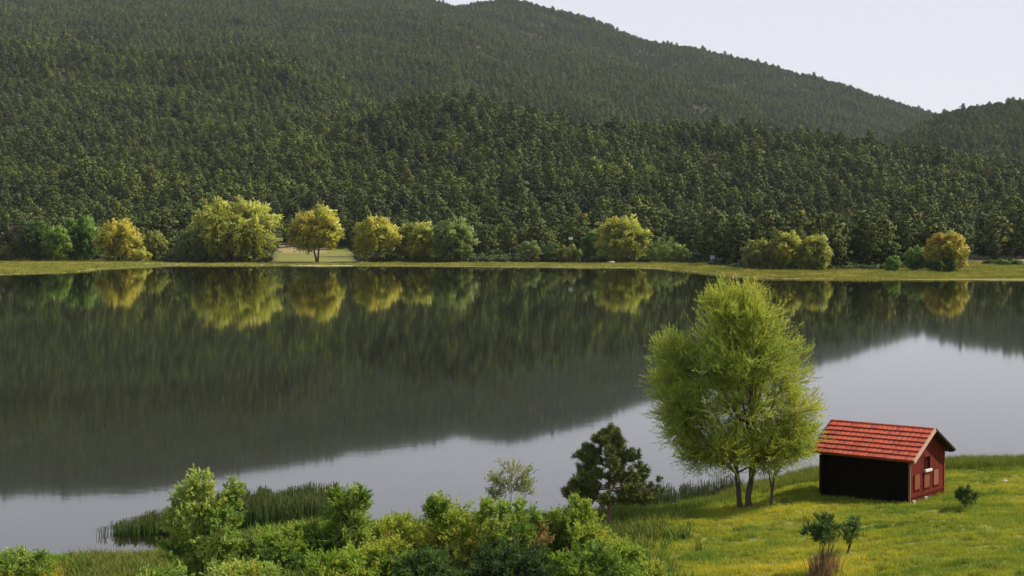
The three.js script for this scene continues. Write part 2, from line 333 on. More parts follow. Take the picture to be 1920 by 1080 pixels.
// o: stems [[from, to, radius]], lumps [[x, y, z, rx, ry, rz]], everything in metres from the foot of the plant
function grow(o) {
  const wood = new Soup(), crown = new Soup(), stems = o.stems.map(([a, b, r, bend]) => { const p = bow(a, b, 0, 6); for (let i = 1; i < p.length; i++) { p[i].x += rr(-1, 1) * (bend ?? 0.08) * (b.y - a.y) * 0.2; p[i].z += rr(-1, 1) * (bend ?? 0.08) * (b.y - a.y) * 0.2; } wood.tube(p, p.map((_, i) => r * (1 - 0.62 * i / 6)), o.sides ?? 7, o.bark); return { p, r }; });
  for (const L of o.lumps) {
    const c = V(L[0], L[1], L[2]);
    let st = stems[0], best = 1e9; for (const s of stems) { const d = along(s.p, 1).distanceTo(c); if (d < best) { best = d; st = s; } }
    const t0 = clamp(rr(0.5, 1) * clamp((L[1] - st.p[0].y) / Math.max(0.1, st.p[6].y - st.p[0].y), 0.25, 1), 0.2, 1);
    const from = along(st.p, t0), limb = bow(from, c, rr(-0.05, 0.12) * from.distanceTo(c) * (o.arch ?? 1));
    wood.tube(limb, limb.map((_, i) => lerp(st.r * 0.42, st.r * 0.12, i / 5)), 5, o.bark);
    const baseTone = L[6] ?? pick(o.tones);
    for (let s = 0; s < o.subs; s++) {
      const d = randDir(); const q = Math.pow(rnd(), 0.45);
      const end = V(c.x + d.x * L[3] * q, c.y + d.y * L[4] * q, c.z + d.z * L[5] * q);
      const a = along(limb, rr(0.45, 1)), sub = bow(a, end, rr(0, 0.18) * a.distanceTo(end) * (o.arch ?? 1), 4);
      wood.tube(sub, sub.map((_, i) => Math.max(o.twigR ?? 0.006, st.r * lerp(0.11, 0.025, i / 4))), 3, o.bark);
      const tone = rnd() < 0.22 ? pick(o.tones) : baseTone, sd = end.clone().sub(a).normalize();
      for (let w = 0; w < o.twigs; w++) {
        const p0 = along(sub, rr(0.3, 1)), dir = randDir().multiplyScalar(o.spread ?? 0.8).addScaledVector(sd, 0.7).addScaledVector(d, 0.5); dir.y += o.up ?? 0.3; dir.normalize();
        const len = o.twigLen * rr(0.6, 1.3), tipP = p0.clone().addScaledVector(dir, len); tipP.y -= (o.droop ?? 0) * len;
        if (o.twigWood) crown.tri(p0, p0.clone().add(V(o.twigWood, 0, o.twigWood)), tipP, o.bark);
        const col = tint(tone, o.vary ?? 0.25, 0.1);
        for (let k = 0; k < o.leaves; k++) {
          const u = (k + rnd()) / o.leaves, at = p0.clone().lerp(tipP, u); at.y += (o.droop ?? 0) * len * 0.3 * Math.sin(Math.PI * u);
          const ld = randDir().multiplyScalar(o.leafSpread ?? 0.8).add(dir); ld.y -= o.leafDroop ?? 0; ld.normalize();
          const face = randDir().multiplyScalar(1 - (o.shell ?? 0.3)).addScaledVector(d, o.shell ?? 0.3); face.y += (o.shell ?? 0.3) * 0.4;
          const soft = o.soft ? d.clone().multiplyScalar(0.9).addScaledVector(face.clone().normalize(), 0.5).normalize() : null;
          crown.leaf(at, ld, ld.clone().cross(face).normalize(), o.leafLen * rr(0.65, 1.25), o.leafWid * rr(0.7, 1.25), tint(col, 0.16, 0.05), 0.12, soft);
        }
      }
    }
  }
  return { wood: wood.geo(), crown: crown.geo() };
}
function plant(name, label, category, at, o, group, turn = 0) {
  const g = grow(o), t = thing(name, label, category, at, turn, group);
  mesh(o.woodName ?? 'trunk', g.wood, M.bark, t); mesh(o.crownName ?? 'crown', g.crown, o.mat ?? M.leaf, t);
  return t;
}
function domeLumps(w, h, y0, n, flat = 1, deep = 1.55) { // lumps over the outside of a rounded crown, plus a few inside
  const L = [], cy = y0 + (h - y0) * 0.45, ry = h - cy, r = w / 2;
  for (let i = 0; i < n; i++) {
    const y = 1 - (i + 0.5) / n * deep, a = i * 2.4 + rr(-0.3, 0.3), q = Math.sqrt(Math.max(0.05, 1 - y * y)) * 0.68;
    const s = rr(0.26, 0.38) * (w + h) / 2 * 0.5 * 1.25;
    const low = y < 0 ? (cy - y0) * 0.72 : ry * 0.68;
    L.push([Math.cos(a) * q * r, cy + y * low, Math.sin(a) * q * r, s * rr(0.85, 1.2), s * rr(0.8, 1.05) * flat, s * rr(0.85, 1.2)]);
  }
  L.push([0, cy, 0, r * 0.5, (h - y0) * 0.3, r * 0.5]);
  return L;
}
// --- the willows and shrubs along the far bank
const gold = [[0.54, 0.51, 0.07], [0.5, 0.52, 0.07], [0.55, 0.49, 0.065]], lime = [[0.48, 0.5, 0.08], [0.43, 0.47, 0.07], [0.53, 0.51, 0.08]], olive = [[0.3, 0.33, 0.06], [0.25, 0.29, 0.05]];
const greyGreen = [[0.26, 0.32, 0.085], [0.21, 0.28, 0.07]], green = [[0.17, 0.29, 0.04], [0.21, 0.32, 0.045]], darkGreen = [[0.085, 0.15, 0.026], [0.11, 0.18, 0.03]], rust = [[0.54, 0.38, 0.055], [0.5, 0.4, 0.055], [0.44, 0.44, 0.06]];
const greyBark = [0.12, 0.1, 0.08];
function farTree(s, name, label, category, px, depth, topPx, wPx, tones, y0 = 0.12, nl = 12, extra = {}) {
  reseed(s);
  depth -= px < 1300 ? 22 : 84; y0 *= 0.75;
  const x = (px - W / 2) / F * depth, z = -depth, y = land(x, z), w = 1.12 * wPx / F * depth, h = atDepth(px, topPx, depth).y - y;
  const small = h < 9, lumps = domeLumps(w, h * 0.95, h * y0, Math.round(nl * (y0 < 0.1 ? 1.4 : 1.1)), extra.flat ?? 1, y0 < 0.1 ? 1.92 : 1.7), stems = [];
  const ns = extra.stems ?? (small ? 3 : 2);
  for (let i = 0; i < ns; i++) stems.push([V(rr(-0.4, 0.4) * (i ? 1 : 0.2), -0.3, rr(-0.4, 0.4)), V((i - (ns - 1) / 2) * w * 0.16 + rr(-0.3, 0.3), h * 0.55, rr(-0.5, 0.5)), (extra.r ?? 0.028) * h]);
  const leaf = clamp(h * 0.034, 0.26, 0.6);
  plant(name, label, category, V(x, y, z), { stems, lumps, subs: small ? 18 : 26, twigs: 10, leaves: 6, twigLen: leaf * 3, leafLen: leaf * 1.35, leafWid: leaf * 0.75, tones, bark: greyBark, droop: extra.droop ?? 0.25, up: 0.15, vary: 0.2, twigR: 0.02, shell: 0.55, soft: true }, extra.group);
}
farTree(1, 'shore_shrub', 'low lime green shrub cut off by the left edge of the far bank', 'shrub', 4, 545, 456, 52, olive, 0, 8);
farTree(2, 'shore_tree', 'dark green bushy tree leftmost on the far bank', 'tree', 66, 548, 404, 66, darkGreen, 0.02, 12);
farTree(3, 'shore_tree', 'mid green leafy tree beside the leftmost dark tree across the lake', 'tree', 104, 545, 418, 52, green, 0.02, 10);
farTree(4, 'shore_tree', 'bright green topped tree just left of the golden tree', 'tree', 150, 552, 400, 62, [[0.17, 0.29, 0.04], [0.11, 0.2, 0.03]], 0.05, 11);
farTree(5, 'willow_tree', 'golden yellow willow on the far bank behind the left grass strip', 'willow', 222, 543, 409, 78, gold, 0.1, 12);
farTree(6, 'shore_shrub', 'low golden shrub at the foot of the golden willow', 'shrub', 258, 540, 464, 50, gold, 0, 7, { flat: 0.8 });
farTree(7, 'shore_tree', 'small round olive tree left of the biggest willow', 'tree', 288, 552, 428, 42, olive, 0.1, 9);
farTree(8, 'willow_tree', 'biggest willow on the far bank, broad and yellow green', 'willow', 440, 545, 362, 168, lime, 0.04, 22, { stems: 4 });
farTree(9, 'willow_tree', 'small grey green willow leaning out left of the biggest willow', 'willow', 362, 540, 425, 62, greyGreen, 0.04, 10);
farTree(10, 'willow_tree', 'round yellow willow with forked trunk before the bright clearing', 'willow', 593, 538, 384, 88, gold, 0.26, 14, { stems: 2, r: 0.02 });
farTree(11, 'willow_tree', 'yellow willow with dark trunk right of the bright clearing', 'willow', 706, 540, 402, 80, gold, 0.22, 13, { stems: 2, r: 0.02 });
farTree(12, 'willow_tree', 'pale green willow between the yellow and the grey green ones', 'willow', 782, 545, 411, 84, lime.concat(olive), 0.06, 13);
farTree(13, 'willow_tree', 'grey green fan shaped willow at the middle of the far bank', 'willow', 848, 538, 405, 74, greyGreen, 0.03, 12, { droop: 0.05 });
farTree(14, 'shore_shrub', 'narrow light green shrub right of the grey green willow', 'shrub', 993, 536, 446, 38, greyGreen, 0, 8);
farTree(15, 'shore_shrub', 'dark green shrub left of the thin pole with white panel', 'shrub', 1030, 540, 455, 50, darkGreen, 0, 8);
farTree(16, 'shore_shrub', 'olive shrub at the foot of the thin pole with white panel', 'shrub', 1066, 536, 456, 46, olive, 0, 8);
farTree(17, 'shore_tree', 'dark green tree tucked behind the lone lime willow', 'tree', 1117, 548, 425, 52, green, 0.03, 10);
farTree(18, 'willow_tree', 'lone lime green willow opposite the foreground tree', 'willow', 1166, 534, 402, 92, lime, 0.1, 15, { stems: 2 });
farTree(19, 'shore_shrub', 'wide green shrub right of the lone lime willow', 'shrub', 1250, 530, 449, 92, green.concat(greyGreen), 0, 12);
farTree(20, 'shore_shrub', 'first of the three rounded bushes right of the notice board', 'shrub', 1420, 520, 444, 54, olive, 0, 9);
farTree(21, 'willow_tree', 'tallest and middle of the three rounded bushes right of the notice board', 'willow', 1473, 518, 429, 60, olive.concat(lime), 0.03, 10);
farTree(22, 'willow_tree', 'last of the three rounded bushes right of the notice board', 'willow', 1527, 516, 432, 52, lime.concat(olive), 0.03, 10);
farTree(23, 'shore_shrub', 'low green shrub left of the orange tree', 'shrub', 1716, 512, 458, 36, green, 0, 8);
farTree(24, 'shore_tree', 'orange and yellow tree alone on the right of the far bank', 'tree', 1774, 508, 428, 70, rust, 0.08, 12);
farTree(25, 'shore_shrub', 'tiny green shrub on the right grass strip', 'shrub', 1674, 506, 478, 24, green, 0, 6);
farTree(26, 'shore_shrub', 'dull brown green shrub behind the leftmost trees', 'shrub', 26, 556, 420, 40, [[0.13, 0.1, 0.05], [0.1, 0.1, 0.03]], 0.05, 8);
farTree(27, 'shore_shrub', 'dark low shrub under the orange tree', 'shrub', 1765, 505, 482, 62, darkGreen, 0, 7, { flat: 0.6 });
farTree(28, 'shore_shrub', 'dark shrub along the pale track at the right edge', 'shrub', 1885, 562, 489, 80, darkGreen, 0, 7, { flat: 0.6 });

// --- tracks on the far bank
function ribbon(name, label, pts, width, color, height) {
  const p = [], uv = [], idx = [], c = [];
  const q = []; for (let i = 0; i + 1 < pts.length; i++) for (let k = 0; k < 14; k++) q.push(pts[i].clone().lerp(pts[i + 1], k / 14)); q.push(pts[pts.length - 1].clone());
  q.forEach((a, i) => {
    const d = q[Math.min(i + 1, q.length - 1)].clone().sub(q[Math.max(0, i - 1)]).setY(0).normalize();
    for (const s of [-1, -0.33, 0.33, 1]) { const w = width / 2 * s * (1 + 0.3 * fbm(i * 0.3, s, 2, 4)), x = a.x - d.z * w, z = a.z + d.x * w; p.push(x, height(x, z) + 0.03 + (Math.abs(s) < 0.5 ? 0.02 : 0), z); uv.push(x * 0.1, z * 0.1); const t = 0.85 + 0.4 * fbm(x * 0.1, z * 0.1, 2, 6); c.push(color[0] * t, color[1] * t, color[2] * t); }
    if (i) for (let s = 0; s < 3; s++) { const k = i * 4 + s; idx.push(k - 4, k, k - 3, k - 3, k, k + 1); }
  });
  const g = new THREE.BufferGeometry(); g.setAttribute('position', new THREE.Float32BufferAttribute(p, 3)); g.setAttribute('uv', new THREE.Float32BufferAttribute(uv, 2)); g.setAttribute('color', new THREE.Float32BufferAttribute(c, 3)); g.setIndex(idx); g.computeVertexNormals();
  return structure(name, g, new THREE.MeshStandardMaterial({ vertexColors: true, map: grainTex, roughness: 1, side: THREE.DoubleSide }), label, 'path');
}
ribbon('path', 'pale sandy track along the left of the far bank', [[-300, 490], [0, 491.5], [150, 492.5], [300, 493], [520, 494], [660, 495]].map(([a, b]) => onLevel(a, b, 0.6)), 6, [0.42, 0.38, 0.27], land);
ribbon('path', 'pale sandy track curving away at the right of the far bank', [[1780, 500], [1825, 497], [1870, 491], [1920, 486], [2050, 482]].map(([a, b]) => onLevel(a, b, 0.7)), 8, [0.45, 0.42, 0.3], land);

// --- small man-made things across the lake
{
  const white = new THREE.MeshStandardMaterial({ color: new THREE.Color().setRGB(0.72, 0.7, 0.66), roughness: 0.8 }), dark = new THREE.MeshStandardMaterial({ color: new THREE.Color().setRGB(0.16, 0.12, 0.09), roughness: 0.9 });
  const x = (1070 - W / 2) / F * 508, q = thing('sign_pole', 'tall thin pole carrying a small white panel above the shore shrubs', 'pole', V(x, land(x, -508), -508));
  const h = atDepth(1070, 447, 508).y - q.position.y;
  mesh('pole', new THREE.CylinderGeometry(0.06, 0.1, h + 0.4, 8).translate(0, (h + 0.4) / 2 - 0.4, 0), dark, q);
  mesh('panel', new THREE.BoxGeometry(1.3, 0.75, 0.1).translate(0, h, 0.12), white, q);
  mesh('bracket', new THREE.BoxGeometry(0.5, 0.08, 0.16).translate(0, h - 0.1, 0.02), dark, q);
  const bx = (1336 - W / 2) / F * 494, b = thing('notice_board', 'small pale blue white notice board at the foot of the dark pines', 'sign', V(bx, land(bx, -494), -494));
  const pale = new THREE.MeshStandardMaterial({ color: new THREE.Color().setRGB(0.6, 0.64, 0.72), roughness: 0.6 });
  mesh('panel', new THREE.BoxGeometry(1.5, 1.4, 0.06).translate(0, 1.9, 0), pale, b);
  for (const q of [-0.6, 0.6]) mesh('post', new THREE.BoxGeometry(0.1, 2.7, 0.1).translate(q, 1.25, -0.09), dark, b);
}
function boulder(name, label, at, sx, sy, sz, col, s, group) {
  const g = new THREE.IcosahedronGeometry(1, 3), p = g.getAttribute('position');
  for (let i = 0; i < p.count; i++) { const v = V().fromBufferAttribute(p, i), k = 1 + 0.35 * fbm(v.x * 1.3 + s, v.y * 1.3 + v.z * 0.9, 3, s); p.setXYZ(i, v.x * k * sx, (v.y * k + 0.35) * sy, v.z * k * sz); }
  g.computeVertexNormals();
  const o = mesh(name, g, new THREE.MeshStandardMaterial({ color: new THREE.Color().setRGB(...col), roughness: 0.95, map: grainTex })); o.position.copy(at);
  return tag(o, label, 'boulder', group);
}
{ const q = onLevel(1146, 493, 0.5); boulder('boulder', 'added pale rock shape for a bright spot on the bank under the lone lime willow', V(q.x, land(q.x, q.z), q.z), 1.1, 0.6, 0.8, [0.36, 0.33, 0.24], 3); }  // added rock shape stands in for a sunlit pale spot on the bank
{ const q = onBank(1884, 905); boulder('boulder', 'pale white stone in the grass near the right edge', q, 0.17, 0.12, 0.14, [0.5, 0.48, 0.44], 5); }

// ------------------------------------------------------------------ the hut
{
  const L = 4.7, D = 4.0, TH = HUT.turn, EAVE = 2.34, PITCHR = 28 * Math.PI / 180, OV = 0.4, GOV = 0.4;
  const hut = thing('hut', 'small wooden hut with red tiled roof on the lake shore', 'hut', V(HUT.x, HUT.y, HUT.z), -TH);
  const grain = noiseTexture(256, (u, v) => { const a = 0.78 + 0.5 * tileNoise(u, v * 0.999, 6, 4) + 0.5 * (fbm(u * 60, v * 2.5, 3, 8)); return [a, a, a]; }, false);
  const wood = (r, g, b, rough = 0.8) => new THREE.MeshPhysicalMaterial({ color: new THREE.Color().setRGB(r, g, b), roughness: rough, specularIntensity: 0.25, map: grain, bumpMap: grain, bumpScale: 0.004 });
  const paintedShade = [wood(0.006, 0.0045, 0.004, 0.95), wood(0.0075, 0.0055, 0.0045, 0.95), wood(0.005, 0.004, 0.0038, 0.95)];  // front boards: the wall's deep shade is put into a near black colour
  const red = [wood(0.165, 0.02, 0.012), wood(0.135, 0.017, 0.011), wood(0.19, 0.025, 0.014)];
  const pale = wood(0.6, 0.4, 0.33), paleGrey = wood(0.24, 0.14, 0.11), white = wood(0.78, 0.72, 0.68), tan = wood(0.27, 0.085, 0.045), pink = wood(0.30, 0.12, 0.1), darkWood = wood(0.05, 0.03, 0.025);
  const concrete = new THREE.MeshStandardMaterial({ color: new THREE.Color().setRGB(0.42, 0.4, 0.34), roughness: 1, map: grainTex });
  const box = (w, h, d, x, y, z) => { const g = new THREE.BoxGeometry(w, h, d); g.translate(x, y, z); return g; };
  mesh('plinth', box(L - 0.14, 0.9, D - 0.14, 0, -0.37, 0), concrete, hut);
  // long walls: vertical boards, each its own piece
  reseed(900);
  const nL = 30, bw = L / nL;
  for (const side of [1, -1]) { const wall = new THREE.Group(); wall.name = 'wall'; hut.add(wall); for (let i = 0; i < nL; i++) { const w = bw - 0.01, hgt = EAVE + 0.3; mesh('board', box(w, hgt, 0.03, -L / 2 + (i + 0.5) * bw, EAVE - hgt / 2, side * (D / 2 + rr(-0.005, 0.005))), side > 0 ? pick(paintedShade) : pick(red), wall); } mesh('wall_core', box(L - 0.06, EAVE - 0.1, 0.04, 0, 0.06 + (EAVE - 0.1) / 2, side * (D / 2 - 0.05)), darkWood, wall); if (side > 0) wall.userData.label = 'front plank wall with shade painted in as near black'; }
  // gables
  const roofY = z => EAVE + (D / 2 - Math.abs(z)) * Math.tan(PITCHR), nD = 24, gw = D / nD;
  const zf = f => D / 2 - f * D;                                    // fraction from the front corner
  for (const side of [1, -1]) {
    const wall = new THREE.Group(); wall.name = 'gable_wall'; hut.add(wall);
    if (side > 0) wall.userData.label = 'sunlit red brown gable with small window and pale panels';
    for (let i = 0; i < nD; i++) {
      const z0 = -D / 2 + i * gw + 0.004, z1 = z0 + gw - 0.008, zm = (z0 + z1) / 2, x = side * (L / 2 + rr(-0.004, 0.004));
      const piece = (y0, ya, yb) => { const g = new THREE.BufferGeometry(), t = 0.03, P = []; for (const xx of [x - t / 2, x + t / 2]) P.push(xx, y0, z0, xx, y0, z1, xx, yb, z1, xx, ya, z0); g.setAttribute('position', new THREE.Float32BufferAttribute(P, 3)); g.setAttribute('uv', new THREE.Float32BufferAttribute([0, 0, 0.1, 0, 0.1, 1, 0, 1, 0, 0, 0.1, 0, 0.1, 1, 0, 1], 2)); g.setIndex([0, 1, 2, 0, 2, 3, 4, 6, 5, 4, 7, 6, 0, 4, 5, 0, 5, 1, 3, 2, 6, 3, 6, 7, 0, 3, 7, 0, 7, 4, 1, 5, 6, 1, 6, 2]); const n = g.toNonIndexed(); n.computeVertexNormals(); return n; };
      const ya = roofY(z0) - 0.05, yb = roofY(z1) - 0.05, open = side > 0 && zm < zf(0.42) && zm > zf(0.59);
      if (open) { mesh('board', piece(0.08, 1.46, 1.46), pick(red), wall); mesh('board', piece(2.08, ya, yb), pick(red), wall); } else mesh('board', piece(0.08, ya, yb), pick(red), wall);
    }
    mesh('corner_post', box(0.09, EAVE - 0.08, 0.09, side * (L / 2 + 0.02), 0.06 + (EAVE - 0.08) / 2, D / 2 + 0.02), side > 0 ? paleGrey : darkWood, wall);
    mesh('corner_post', box(0.09, EAVE - 0.08, 0.09, side * (L / 2 + 0.02), 0.06 + (EAVE - 0.08) / 2, -D / 2 - 0.02), side > 0 ? tan : darkWood, wall);
    if (side < 0) continue;
    const wx = L / 2, z1 = zf(0.425), z0 = zf(0.575), zc = (z0 + z1) / 2, ww = z1 - z0;
    const win = new THREE.Group(); win.name = 'window'; hut.add(win);
    mesh('pane', box(0.01, 0.6, ww, wx - 0.06, 1.77, zc), new THREE.MeshPhysicalMaterial({ color: new THREE.Color().setRGB(0.02, 0.025, 0.03), roughness: 0.08 }), win);
    mesh('frame', box(0.08, 0.66, 0.05, wx + 0.01, 1.77, z1 + 0.02), red[1], win); mesh('frame', box(0.08, 0.66, 0.05, wx + 0.01, 1.77, z0 - 0.02), red[1], win);
    mesh('frame', box(0.08, 0.05, ww + 0.1, wx + 0.012, 2.1, zc), red[1], win); mesh('mullion', box(0.04, 0.62, 0.035, wx - 0.03, 1.77, zc), red[1], win);
    mesh('sill', box(0.16, 0.11, ww + 0.16, wx + 0.06, 1.4, zc), white, win);
    for (const [f0, f1, y0, y1, m] of [[0.12, 0.30, 0.6, 1.32, tan], [0.40, 0.58, 0.56, 1.32, tan], [0.68, 0.85, 0.55, 1.3, pink]]) {
      const a = zf(f1), b = zf(f0), pn = new THREE.Group(); pn.name = 'panel'; hut.add(pn);
      mesh('panel_board', box(0.03, y1 - y0, b - a, wx + 0.032, (y0 + y1) / 2, (a + b) / 2), m, pn);
      for (const zz of [a, b]) mesh('panel_frame', box(0.05, y1 - y0 + 0.06, 0.05, wx + 0.04, (y0 + y1) / 2, zz), red[0], pn);
      mesh('panel_frame', box(0.05, 0.05, b - a - 0.05, wx + 0.042, y0, (a + b) / 2), red[0], pn);
    }
    mesh('base_rail', box(0.05, 0.1, D - 0.1, wx + 0.035, 0.3, 0), red[1], hut);
    for (const f of [0.1, 0.45]) mesh('footing_block', box(0.14, 0.28, 0.3, wx + 0.03, -0.02, zf(f)), concrete, hut);
  }
  // roof: deck, bargeboards, rafters, tiles one by one
  const roof = new THREE.Group(); roof.name = 'roof'; hut.add(roof);
  const half = D / 2 + OV, slope = half / Math.cos(PITCHR), ridgeY = EAVE + D / 2 * Math.tan(PITCHR), len = L + 2 * GOV;
  const tileTones = [[0.46, 0.066, 0.028], [0.41, 0.057, 0.026], [0.49, 0.08, 0.034], [0.35, 0.05, 0.026], [0.44, 0.085, 0.042]].map(c => new THREE.MeshStandardMaterial({ color: new THREE.Color().setRGB(...c), roughness: 0.85, map: grainTex, bumpMap: grainTex, bumpScale: 0.003 }));
  const courses = 7, cols = 20, tw = len / cols, te = slope / courses;
  const tileGeo = (() => { // one interlocking tile: a shallow pan and a roll, thick at its lower edge
    const g = new THREE.BufferGeometry(), P = [], I = [], n = 6, tl = te + 0.07;
    const prof = u => 0.012 + 0.016 * Math.pow(Math.sin(Math.PI * clamp((u - 0.3) / 0.7)), 2);
    for (const [v, lift] of [[0, 0.075], [tl, 0.005]]) for (let i = 0; i <= n; i++) P.push((i / n - 0.5) * (tw + 0.015), lift + prof(i / n), -v);
    for (let i = 0; i <= n; i++) P.push((i / n - 0.5) * (tw + 0.015), 0.0 + prof(i / n) - 0.008, 0);
    for (let i = 0; i < n; i++) { I.push(i, i + 1, i + n + 2, i, i + n + 2, i + n + 1); const b = 2 * (n + 1); I.push(b + i, b + i + 1, i + 1, b + i, i + 1, i); }
    g.setAttribute('position', new THREE.Float32BufferAttribute(P, 3)); const uv = []; for (let i = 0; i < P.length; i += 3) uv.push(P[i] * 2, P[i + 2] * 2); g.setAttribute('uv', new THREE.Float32BufferAttribute(uv, 2)); g.setIndex(I); const q = g.toNonIndexed(); q.computeVertexNormals(); return q;
  })();
  for (const side of [1, -1]) {
    const face = new THREE.Group(); face.name = 'roof_face'; hut.add(face);
    face.position.set(0, ridgeY, 0); face.rotation.set(0, side > 0 ? 0 : Math.PI, 0); face.rotation.order = 'YXZ'; face.rotation.x = PITCHR;
    mesh('deck', box(len, 0.035, slope - 0.02, 0, 0.0, slope / 2), darkWood, face);
    for (let r = 0; r < courses; r++) for (let c = 0; c < cols; c++) {
      const t = mesh('roof_tile', tileGeo, pick(tileTones), face);
      t.position.set(-len / 2 + (c + 0.5) * tw + rr(-0.004, 0.004), 0.02 + rr(0, 0.008), slope + 0.04 - r * te + rr(-0.01, 0.01)); t.rotation.y = rr(-0.012, 0.012); t.rotation.z = rr(-0.02, 0.02);
    }
    const s = side;
    mesh('bargeboard', box(0.06, side > 0 ? 0.19 : 0.1, slope + 0.06, s * (len / 2 + 0.03), side > 0 ? 0.02 : 0.05, slope / 2 + 0.02), side > 0 ? pale : darkWood, face);
    mesh('bargeboard', box(0.06, 0.12, slope + 0.06, -s * (len / 2 + 0.03), 0.04, slope / 2 + 0.02), darkWood, face);
    mesh('fascia', box(len, 0.1, 0.03, 0, -0.04, slope - 0.03), side > 0 ? tan : darkWood, face);
    for (let i = 0; i < 9; i++) mesh('rafter', box(0.07, 0.1, OV / Math.cos(PITCHR) + 0.2, -len / 2 + 0.2 + i * (len - 0.4) / 8, -0.07, slope - OV / 2 - 0.16), darkWood, face);
  }
  const cap = new THREE.CylinderGeometry(0.1, 0.11, 0.46, 10, 1, false, -Math.PI / 2, Math.PI).rotateZ(Math.PI / 2);
  const capGeo = (() => { const g = new THREE.CylinderGeometry(0.115, 0.105, 0.44, 10, 1, true, 0, Math.PI); g.rotateX(Math.PI / 2 * 0); g.rotateZ(Math.PI / 2); g.rotateX(0); return g; })();
  const capDouble = tileTones.map(m => { const k = m.clone(); k.side = THREE.DoubleSide; return k; });
  capGeo.computeBoundingBox();
  for (let i = 0; i < 14; i++) { const o = mesh('ridge_tile', capGeo, pick(capDouble), roof); o.position.set(-len / 2 + (i + 0.5) * len / 14, ridgeY + 0.0, 0); }
}

// ------------------------------------------------------------------ foreground willow, its slim neighbour, the small pine
const M_ = 80.2;
function crownFromBearings(list, baseAt, depth) { // lumps measured on the photograph, set round the trunk's own depth
  return list.map(([px, py, rx, ry, dz, tone]) => { const p = atDepth(px, py, depth), k = depth / F; return [p.x - baseAt.x, p.y - baseAt.y, dz ?? rr(-1.4, 1.4), rx * k, ry * k, rx * k * 1.05, tone]; });
}
{
  reseed(61);
  const at = onBank(1392, 951), depth = -at.z, k = depth / F;
  const tones = [[0.48, 0.53, 0.08], [0.43, 0.5, 0.075], [0.52, 0.54, 0.09], [0.38, 0.47, 0.07]];
  const lumps = crownFromBearings([[1368, 590, 62, 52, 0], [1420, 600, 52, 50, 0.6], [1345, 640, 62, 60, -0.8], [1440, 660, 72, 66, 0.7], [1395, 680, 80, 70, 1.2], [1310, 690, 66, 60, 0.5], [1258, 660, 44, 40, 0], [1250, 720, 46, 44, -0.6], [1480, 710, 62, 62, -0.7], [1490, 770, 52, 56, 0.6], [1440, 760, 80, 72, -1.3], [1370, 760, 82, 72, 1.3], [1300, 770, 66, 54, -0.6], [1270, 800, 46, 44, 0.3], [1330, 830, 66, 46, 0.7], [1400, 830, 72, 46, -0.6], [1470, 820, 60, 46, 0.6], [1310, 860, 44, 26, -0.3], [1395, 720, 60, 60, -1.8], [1360, 850, 60, 34, 1.0], [1430, 850, 56, 34, 0.9], [1500, 830, 44, 34, -0.3], [1260, 755, 44, 44, 0.8], [1350, 560, 30, 28, 0], [1400, 560, 36, 30, -0.3]], at, depth);
  plant('willow_tree', 'large feathery green willow standing left of the hut', 'willow', at, {
    stems: [[V(-0.1, -0.3, 0), V(-0.35, 3.9, -0.3), 0.15], [V(0.3, -0.3, 0.1), V(0.45, 4.8, 0.3), 0.17], [V(0.3, 0.9, -0.1), V(1.3, 4.4, -0.5), 0.1]],
    lumps, subs: 64, twigs: 10, leaves: 14, twigLen: 0.7, leafLen: 0.15, leafWid: 0.03, tones, bark: [0.085, 0.06, 0.045], up: 0.45, spread: 0.75, leafSpread: 0.55, vary: 0.22, twigWood: 0.006, arch: 1.2, twigR: 0.008,
  });
  reseed(62);
  const b = onBank(1447, 946), lb = crownFromBearings([[1450, 830, 34, 34, 0], [1475, 850, 34, 26, 0.3], [1430, 862, 26, 22, -0.2], [1500, 830, 34, 28, 0]], b, -b.z);
  plant('willow_tree', 'slim young willow with twin stems between the large willow and the hut', 'willow', b, {
    stems: [[V(0, -0.3, 0), V(0.18, 2.6, 0), 0.09], [V(0, 0.7, 0), V(-0.35, 2.4, 0.1), 0.05]], lumps: lb, subs: 16, twigs: 12, leaves: 12, twigLen: 0.5, leafLen: 0.14, leafWid: 0.034, tones, bark: [0.085, 0.06, 0.045], up: 0.4, leafSpread: 0.55, twigWood: 0.006, twigR: 0.006,
  });
}
